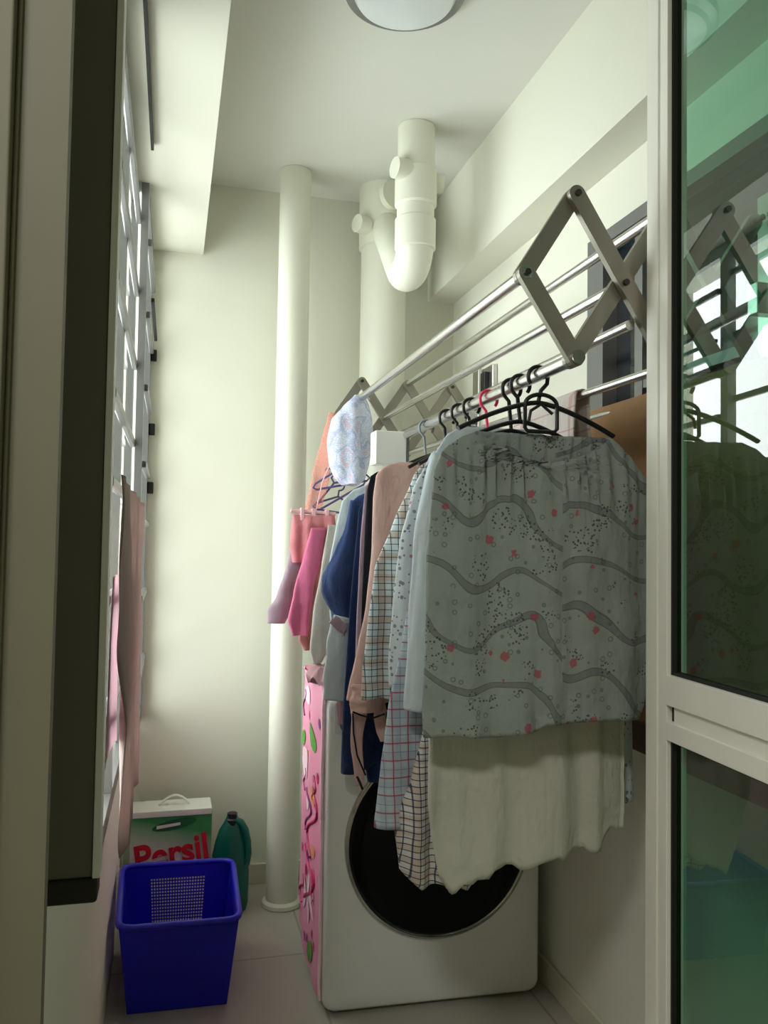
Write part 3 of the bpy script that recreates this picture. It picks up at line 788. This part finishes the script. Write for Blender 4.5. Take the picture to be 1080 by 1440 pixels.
# ---------------------------------------------------------------- hangers
def hook_pts(x, y, z, r=.021, rod_r=.0125, dirn=1, tube_r=.003):
    """hook resting on the rod whose axis is at x, y, z (rod runs along Y)"""
    cz = z - (r - tube_r - rod_r)
    pts = []
    for i in range(15):
        t = R_(-35 + 215 * i / 14)           # from front lip over the top and down
        pts.append(Vector((x - dirn * r * math.cos(t) * -1, y, cz + r * math.sin(t))))
    return pts, cz
def hanger(Y, mat, label, half=.19, drop=.075, name='clothes_hanger', z=None, x=RX, frame=False, dirn=1, tilt=0, tr_=.0036, bar=False, group=None, neck=.088):
    group = group or 'clothes hangers on the long rack rod'
    z = zlo_n if z is None else z
    cz = z - (.021 - tr_ - .0125)
    t0 = [Vector((x + dirn * .021 * math.cos(R_(a)), Y, cz + .021 * math.sin(R_(a)))) for a in range(-40, 181, 15)]
    t0 += [Vector((x - dirn * .019, Y, cz - .012)), Vector((x - dirn * .006, Y, cz - .026)), Vector((x, Y, cz - neck))]
    ap = t0[-1]
    root = empty(name, (x, Y, ap.z - drop))
    MB().tube(t0, tr_, 10).build('hook', mat, root, angle=80)
    def sh(s):
        out = []
        for i in range(11):
            t = i / 10; out.append(Vector((x + s * half * t, Y + tilt * s * t, ap.z - drop * (t ** 1.5) - .004 * t)))
        return out
    pts = sh(-1)[::-1] + sh(1)[1:]
    MB().tube(pts, tr_ * 1.15, 10, flat=1.5).build('shoulder_bar', mat, root, angle=80)
    if bar:
        e0, e1 = pts[0], pts[-1]
        MB().tube([e0, e0 + Vector((.01, 0, -.012)), Vector((x, Y, e0.z - .014)), e1 + Vector((-.01, 0, -.012)), e1], tr_ * .8, 8).build('cross_bar', mat, root, angle=80)
    if frame:
        fpts = []
        w2, h2 = .034, .058
        for i in range(13): t = PI * i / 12; fpts.append(Vector((x + .004 + w2 * math.cos(t), Y - .006, ap.z - .018 + w2 * .62 * math.sin(t) + .012)))
        fpts += [Vector((x + .004 - w2, Y - .006, ap.z - h2 + .006)), Vector((x + .010 - w2, Y - .006, ap.z - h2)), Vector((x - .002 + w2, Y - .006, ap.z - h2)), Vector((x + .004 + w2, Y - .006, ap.z - h2 + .006))]
        MB().tube(fpts, tr_, 8, closed=True).build('trouser_loop', mat, root, angle=80)
        MB().tube([(x - .022, Y - .006, ap.z - h2 + .02), (x - .018, Y - .006, ap.z - .018), (x + .004, Y - .006, ap.z - .004), (x + .028, Y - .006, ap.z - .022)], tr_ * .8, 8).build('loop_peak', mat, root, angle=80)
    return tag(root, label, 'hanger', group)

def hookY(x, y): return onX(x, y, RX).y
Y1 = 1.47
hanger(Y1, M['black'], 'black plastic hanger carrying the grey printed blouse, nearest on the rod', half=.165, drop=.055, frame=True, dirn=-1, tr_=.0042, bar=False, neck=.05)
hanger(1.555, M['black'], 'black plastic hanger second from the front, holding the long cream dress', half=.14, drop=.05, tr_=.0042, neck=.075)
hanger(1.60, M['black'], 'black plastic hanger directly in front of the pink hook, holding the white shirt', half=.13, drop=.05, tr_=.0042)
hanger(1.73, M['pinkplastic'], 'pink plastic hanger between the black hangers', half=.13, drop=.05, tr_=.0036)
hanger(1.84, M['black'], 'black plastic hanger just behind the pink hanger', half=.13, drop=.05, tr_=.004)
hanger(1.925, M['black'], 'black plastic hanger second behind the pink hanger', half=.13, drop=.05, tr_=.004)
hanger(2.02, M['black'], 'black plastic hanger with wide arms in the peach blouse', half=.175, tr_=.0042)
hanger(2.20, M['greyplastic'], 'grey plastic hanger with translucent hook beside the white box', half=.13, drop=.05, tr_=.0036)

# ---------------------------------------------------------------- garments, front to back
def blouse_extra(p, c, uu, su):
    xm = onY(752, 900, Y1).x
    s = max(0, (c - .55) / .45)
    if su < 0:
        d = (p.x - xm)
        p.y += .016 * s * math.exp(-(d / .012) ** 2) - .008 * s * (1 if d > 0 else 0) * math.exp(-abs(d) / .06)
    if p.x < xm: p.z -= .018 * c ** 6
    return p
g = garment_mesh(Y1, [(606, 672, 858), (616, 645, 872), (634, 622, 890), (662, 611, 908), (720, 606, 915), (800, 600, 918), (900, 598, 916), (1000, 595, 908), (1022, 596, 902)],
                 thick=.020, folds=.0055, k1=42, seed=1, neck=.055, gather=.014, hem=.004, extra=blouse_extra, nr=90, N=150)
tag(finish(g.build('printed_blouse', M['blouse'], angle=80)), 'grey blouse with winding road print, nearest the camera', 'blouse')

hemx = [onY(x, 1220, 1.555).x for x in (600, 632, 700, 760, 842, 848, 876)]
hemz = [.065, 0, .035, .048, .060, .085, .09]
def dress_extra(p, c, uu, su):
    for a, b, za, zb_ in zip(hemx, hemx[1:], hemz, hemz[1:]):
        if a <= p.x <= b: l = za + (zb_ - za) * (p.x - a) / (b - a); break
    else: l = hemz[0] if p.x < hemx[0] else hemz[-1]
    p.z += l * c ** 4 + .004 * c ** 14 * (math.sin(p.x * 190) + math.sin(p.x * 77 + 1))
    if su < 0 and p.x > hemx[4]: p.y += .012
    return p
g = garment_mesh(1.555, [(640, 640, 840), (662, 622, 862), (760, 618, 872), (900, 608, 878), (1020, 605, 879), (1100, 600, 879), (1150, 599, 878), (1205, 606, 877), (1225, 612, 876), (1252, 620, 875)],
                 thick=.015, folds=.006, k1=44, seed=3, hem=.006, extra=dress_extra)
tag(finish(g.build('cream_dress', M['cream_cloth'], angle=80)), 'long cream white dress hanging below the grey printed blouse', 'dress')

g = garment_mesh(1.612, [(660, 640, 850), (690, 625, 868), (900, 606, 886), (1050, 604, 890), (1142, 640, 889)], thick=.016, folds=.005, k1=40, seed=5, hem=.003)
tag(finish(g.build('patterned_top', M['florwhite'], angle=80)), 'pale patterned top, only its edge shows right of the cream dress', 'top')

# white long-sleeved shirt
Ys = 1.665
root = empty('white_shirt', (RX, Ys, 1.0))
g = garment_mesh(Ys, [(600, 648), (612, 628), (640, 612), (700, 606), (850, 598), (960, 600)], thick=.018, folds=.007, k1=48, seed=7)
finish(g.build('shirt_body', M['white_cloth'], root, angle=80))
q = [onY(x, y, Ys - .02) for x, y in ((622, 640), (606, 740), (596, 860), (590, 960), (584, 1000))]
finish(sleeve(q, [.026, .030, .031, .027, .024], seed=2).build('sleeve', M['white_cloth'], root, angle=80))
tag(root, 'white long-sleeved shirt left of the grey blouse', 'shirt')

# red and blue checked tunic
g = garment_mesh(1.735, [(640, 632), (660, 612), (740, 596), (900, 566), (1000, 545), (1100, 532), (1162, 525, 660)], thick=.018, folds=.006, k1=30, seed=9, hem=.004)
tag(finish(g.build('checked_tunic', M['redcheck'], angle=80)), 'pale blue tunic with thin red check, hem over the machine door', 'tunic')
g = garment_mesh(1.70, [(1000, 600, 680), (1100, 578, 676), (1160, 556, 672), (1225, 566, 670), (1246, 590, 650)], thick=.017, folds=.012, k1=60, seed=11, hem=.012)
tag(finish(g.build('tartan_cloth', M['tartan'], angle=80)), 'crumpled navy and tan checked cloth hanging left of the cream dress hem', 'cloth')

# white floral shirt
g = garment_mesh(1.80, [(622, 624), (640, 606), (690, 580), (760, 562), (860, 553), (930, 549), (968, 550)], thick=.018, folds=.008, k1=56, seed=13, hem=.006)
tag(finish(g.build('floral_shirt', M['florwhite'], angle=80)), 'white shirt with small dark floral sprigs between checked shirt and white shirt', 'shirt')

# blue tan plaid shirt
g = garment_mesh(1.885, [(648, 598), (668, 582), (740, 552), (800, 527), (880, 516), (960, 508), (984, 507)], thick=.020, folds=.007, k1=50, seed=15, hem=.006)
tag(finish(g.build('plaid_shirt', M['plaid'], angle=80)), 'white shirt with navy and tan plaid grid, beside the peach blouse', 'shirt')

# peach blouse
Yp = 2.0
root = empty('peach_blouse', (RX, Yp, .78))
g = garment_mesh(Yp, [(650, 560), (656, 540), (668, 529), (700, 525), (770, 523), (850, 514), (920, 501), (972, 489), (986, 487)], thick=.024, folds=.007, k1=40, seed=17, hem=.005)
finish(g.build('blouse_body', M['peach'], root, angle=80))
q = [onY(x, y, Yp - .04) for x, y in ((519, 962), (518, 980), (519, 1000))]
finish(sleeve(q, [.034, .040, .042], flat=.5, seed=3).build('cuff', M['peach'], root, angle=80))
q = [onY(x, y, Yp - .005) for x, y in ((506, 990), (502, 1040), (506, 1104))]
finish(sleeve(q, [.022, .014, .010], flat=.4, seed=5).build('tie_end', M['peach'], root, angle=80))
q = [onY(x, y, Yp - .01) for x, y in ((533, 990), (536, 1020), (539, 1042))]
finish(sleeve(q, [.016, .014, .008], flat=.4, seed=6).build('tie_end', M['peach'], root, angle=80))
mb = MB()
mb.tube([onY(x, y, Yp - .064) for x, y in ((496, 1001), (508, 1006), (524, 1010), (541, 1004))], .0022, 6)
mb.tube([onY(x, y, Yp - .03) for x, y in ((496, 1002), (497, 1030), (502, 1062), (514, 1090))], .0022, 6)
mb.tube([onY(x, y, Yp - .03) for x, y in ((502, 1092), (506, 1100), (510, 1110))], .003, 6)
mb.build('black_trim', M['blackcloth'], root)
tag(root, 'peach blouse with black trimmed cuff and ties, rounded shoulder', 'blouse')

# black garment
g = garment_mesh(2.075, [(660, 540), (668, 522), (690, 517), (760, 513), (860, 509), (960, 505), (1000, 506)], thick=.014, folds=.005, seed=19)
tag(finish(g.build('black_top', M['blackcloth'], angle=80)), 'black top seen as a dark strip left of the peach blouse', 'top')
g = garment_mesh(2.124, [(670, 540), (682, 514), (760, 507), (880, 502), (985, 498), (1000, 500)], thick=.012, folds=.004, seed=20)
tag(finish(g.build('mauve_shirt', M['mauve'], angle=80)), 'thin grey mauve shirt between black top and blue denim shirt', 'top')
# navy trousers
root = empty('navy_trousers', (RX, 2.165, .66))
g = garment_mesh(2.165, [(700, 545), (712, 505), (860, 492), (1000, 482), (1088, 480, 503)], thick=.014, folds=.004, seed=21, hem=.003)
finish(g.build('trouser_leg', M['navy'], root, angle=80))
g = garment_mesh(2.165, [(860, 508, 600), (1000, 508, 590), (1060, 511, 560), (1098, 518, 545)], thick=.013, folds=.005, seed=22, hem=.01)
finish(g.build('trouser_leg', M['navy'], root, angle=80))
tag(root, 'navy blue trousers hanging in front of the washing machine, behind peach blouse', 'trousers')

# denim shirt
Yd = 2.27
root = empty('denim_shirt', (RX, Yd, .98))
g = garment_mesh(Yd, [(690, 520), (700, 500), (712, 493), (760, 489), (840, 487), (900, 492), (950, 496)], thick=.016, folds=.005, seed=23)
finish(g.build('shirt_body', M['denim'], root, angle=80))
mb = MB()
q = [onY(x, y, Yd - .03) for x, y in ((499, 704), (495, 750), (484, 800), (480, 832), (493, 884))]
finish(sleeve(q, [.014, .024, .050, .050, .010], flat=.5, seed=8).build('sleeve', M['denim'], root, angle=80))
tag(root, 'blue denim shirt with short bent sleeve pointing left', 'shirt')
# white shirt behind
Yw = 2.36
root = empty('white_blouse', (RX, Yw, .9))
g = garment_mesh(Yw, [(682, 515), (690, 495), (705, 481), (740, 473), (800, 462), (860, 464), (900, 470), (930, 476)], thick=.018, folds=.005, seed=25)
finish(g.build('blouse_body', M['white_cloth'], root, angle=80))
q = [onY(x, y, 2.228) for x, y in ((486, 868), (479, 900), (474, 945), (470, 985))]
finish(sleeve(q, [.030, .034, .034, .028], flat=.3, seed=10).build('sleeve', M['white_cloth'], root, angle=80))
q = [onY(x, y, 2.205) for x, y in ((468, 870), (476, 878), (486, 884))]
finish(sleeve(q, [.012, .014, .013], flat=.4, seed=12).build('cuff', M['mauve'], root, angle=80))
tag(root, 'white blouse with long sleeve hanging behind the denim shirt', 'blouse')
# grey cream narrow trousers
Yg = 2.50
g = garment_mesh(Yg, [(738, 462, 480), (800, 452, 476), (860, 441, 470), (915, 436, 462), (932, 440, 452)], thick=.014, folds=.006, seed=27)
tag(finish(g.build('grey_leggings', M['greycloth'], angle=80)), 'light grey cloth strip hanging right of the pink cloths', 'cloth')

# white plastic box on the rod
mb = empty('plastic_box', (RX - .02, 2.43, 1.50))
a, b2 = onY(528, 652, 2.40), onY(572, 607, 2.40)
MB().box((a.x, 2.40, a.z), (b2.x, 2.47, b2.z)).build('box_shell', M['whiteplastic'], mb, smooth=False, bevel=.003)
MB().box((b2.x, 2.41, a.z + .004), (b2.x + .012, 2.46, b2.z - .004)).build('side_catch', M['greyplastic'], mb, smooth=False, bevel=.002)
tag(mb, 'white plastic box clipped below the far part of the hanging rod', 'box')

# net bag
Yb = 2.56
root = empty('mesh_laundry_bag', (onY(492, 680, Yb).x, Yb, onY(492, 680, Yb).z))
g = garment_mesh(Yb, [(556, 498, 514), (572, 482, 520), (590, 466, 524), (620, 460, 526), (650, 463, 520), (672, 470, 514), (682, 482, 504)], thick=.045, folds=.012, k1=70, seed=29, nr=40, N=60, hem=.0)
g.build('net', M['meshbag'], root, angle=80)
g = garment_mesh(Yb, [(600, 478, 512), (640, 474, 514), (670, 480, 506)], thick=.03, folds=.01, k1=70, seed=31, nr=24, N=48)
g.build('lingerie_inside', M['white_cloth'], root, angle=80)
MB().tube([onY(x, y, Yb) for x, y in ((500, 562), (506, 556), (514, 556), (520, 562))], .003, 6).build('drawstring', M['white_cloth'], root)
tag(root, 'white and lilac mesh laundry bag hanging from the outer rod', 'laundry bag')
# coral net
g = garment_mesh(2.66, [(580, 462, 476), (620, 452, 470), (670, 438, 462), (716, 428, 452)], thick=.02, folds=.01, seed=33, nr=30, N=40)
tag(g.build('coral_net', M['coral'], angle=80), 'sheer coral red net hanging left of the mesh laundry bag', 'net')

# purple-blue hangers in a bunch
for i, (xa, ya, xb, yb, lab) in enumerate(((440, 686, 520, 672, 'blue violet empty hanger, topmost of the bunch below the mesh bag'), (444, 716, 514, 676, 'blue violet empty hanger in the middle of the bunch, strongly tilted'), (440, 712, 505, 722, 'blue violet empty hanger, lowest of the bunch'))):
    Yh = 2.63 + .02 * i
    p, q_ = onY(xa, ya, Yh), onY(xb, yb, Yh)
    root = empty('purple_hanger', (p + q_) / 2)
    d = (q_ - p).normalized(); up = Vector((-d.z, 0, d.x)) * (1 if d.x > 0 else -1)
    loop = [p, p + up * .012 + d * .01, (p + q_) / 2 + up * .045, q_ + up * .012 - d * .01, q_, q_ - up * .008 - d * .012, p - up * .008 + d * .012]
    MB().tube(loop, .0036, 8, closed=True).build('hanger_frame', M['purpleplastic'], root, angle=80)
    top = (p + q_) / 2 + up * .045
    MB().tube([top, top + up * .02] + [top + up * .036 + (up * math.sin(t) + d * math.cos(t)) * .016 for t in [R_(a) for a in range(-90, 130, 20)]], .003, 8).build('hook', M['purpleplastic'], root, angle=80)
    tag(root, lab, 'hanger', 'violet hangers in a bunch')
# pink bar hanger with pegs
pc0, pc1 = onY(409, 718, 2.62), onY(472, 723, 2.62)
root = empty('peg_hanger', (pc0 + pc1) / 2)
MB().tube([pc0, pc1], .007, 12).build('bar', M['rosebar'], root)
for t in (.25, .5, .8): 
    c = pc0.lerp(pc1, t); MB().box(c + Vector((-.006, -.012, -.03)), c + Vector((.006, .012, .012))).build('peg', M['rosebar'], root, smooth=False, bevel=.002)
h0 = pc0.lerp(pc1, .55)
MB().tube([h0, h0 + Vector((.02, 0, .10)), h0 + Vector((.09, -.0, .27))], .002, 6).build('cord', M['rosebar'], root)
tag(root, 'pale pink bar hanger with pegs at the far end', 'hanger')
g = garment_mesh(2.62, [(724, 412, 470), (745, 410, 472), (766, 409, 470), (790, 412, 466)], thick=.03, folds=.012, k1=90, seed=35, nr=24)
tag(finish(g.build('coral_cloth', M['pinkred'], angle=80)), 'coral red gathered cloth pegged under the pale pink bar', 'cloth')
g = garment_mesh(2.58, [(742, 438, 458), (780, 428, 452), (830, 414, 440), (872, 405, 434), (896, 412, 432)], thick=.016, folds=.006, k1=70, seed=37, nr=40)
tag(finish(g.build('hanging_cloth', M['hotpink'], angle=80)), 'hot pink long cloth hanging leftwards from the pink bar', 'cloth')
g = garment_mesh(2.635, [(744, 440, 466), (790, 434, 462), (850, 424, 450), (900, 420, 442), (912, 428, 438)], thick=.014, folds=.006, k1=70, seed=39, nr=40)
tag(finish(g.build('hanging_cloth', M['dusty'], angle=80)), 'dusty rose long cloth right behind the hot pink cloth', 'cloth')
g = garment_mesh(2.68, [(765, 410, 432), (800, 402, 428), (840, 388, 418), (858, 376, 410), (876, 376, 400)], thick=.02, folds=.004, k1=40, seed=41, nr=34, hem=0)
tag(finish(g.build('mauve_camisole', M['mauve'], angle=80)), 'grey mauve camisole bulging left below the pink bar', 'camisole')

# pink frilled cloth on top of the machine
top = onY(430, 955, 2.40)
root = empty('frilled_cloth', (.5, 2.42, MH + .016))
mb = MB(); n = 60; vs_ = [Vector((.475, 2.45, .925))]
rings = []
for rr_, zz, am in ((.02, .925, 0), (.045, .93, .004), (.062, .915, .009), (.072, .897, .012)):
    rings.append([Vector((.475 + rr_ * 1.0 * math.cos(2 * PI * k / n), 2.45 + rr_ * 1.5 * math.sin(2 * PI * k / n), zz + am * math.sin(9 * 2 * PI * k / n))) for k in range(n)])
loft(mb, rings); finish(mb.build('frill', M['palepinkcloth'], root, angle=80))
q = [Vector((.455, 2.37, .915)), Vector((.462, 2.29, .90)), Vector((.472, 2.262, .862)), Vector((.480, 2.258, .80))]
finish(sleeve(q, [.02, .018, .016, .02], flat=.4, seed=14).build('ribbon', M['palepinkcloth'], root, angle=80))
tag(root, 'pale pink frilled cloth lying on the washing machine corner', 'cloth')

# towel over inner rod
tx = xn[3] - .01; mb = MB(); n1, n2 = 30, 26; vs_ = []
for i in range(n1 + 1):
    Yt = 1.63 + .34 * i / n1
    for k in range(n2 + 1):
        c = k / n2 * 2 - 1; s_ = abs(c)
        if s_ < .12: t = c / .12 * PI / 2; x = tx + .015 * math.sin(t); z = zlo_n + .013 + .0 + .008 * math.cos(t) - .008
        else: x = tx + .015 * (1 if c > 0 else -1) * (1 + .4 * s_); z = zlo_n + .005 - (s_ - .12) * .15
        x += .004 * math.sin(Yt * 45 + s_ * 2) * s_
        vs_.append(Vector((x, Yt, z)))
mb.add(vs_, [(i * (n2 + 1) + k, (i + 1) * (n2 + 1) + k, (i + 1) * (n2 + 1) + k + 1, i * (n2 + 1) + k + 1) for i in range(n1) for k in range(n2)])
tag(finish(mb.build('folded_towel', M['towel'], angle=80), .003), 'pale towel with faint pink stripes folded over the inner rod', 'towel')

# ---------------------------------------------------------------- cloths at the left window
def window_cloth(X, pts_, y0, y1, z0, z1, seed, amp=.012, taper=.0):
    mb = MB(); n1, n2 = 40, 40; vs_ = []
    for i in range(n1 + 1):
        for k in range(n2 + 1):
            c = k / n2; a = i / n1
            yy0 = y0 + taper * c; Yq = yy0 + (y1 - yy0) * a
            z = z1 + (z0 - z1) * c + .01 * math.sin(9 * a + seed) * c
            x = X + amp * math.sin(26 * Yq + seed + c) * (.3 + .7 * c) + amp * .6 * noise.noise(Vector((Yq * 8, seed, z * 6)))
            vs_.append(Vector((x, Yq, z)))
    return mb.add(vs_, [(i * (n2 + 1) + k, (i + 1) * (n2 + 1) + k, (i + 1) * (n2 + 1) + k + 1, i * (n2 + 1) + k + 1) for i in range(n1) for k in range(n2)])
tag(finish(window_cloth(-.086, None, 1.42, 2.50, .62, 1.41, 1, .012, .42).build('taupe_cloth', M['taupecloth'], angle=80)), 'taupe pink cloth hanging in front of the left window', 'cloth')
tag(finish(window_cloth(-.108, None, 1.63, 1.95, .88, 1.23, 4, .006, .0).build('pink_cloth', M['rosecloth'], angle=80)), 'bright pink cloth hanging nearer, beside the taupe cloth at left window', 'cloth')
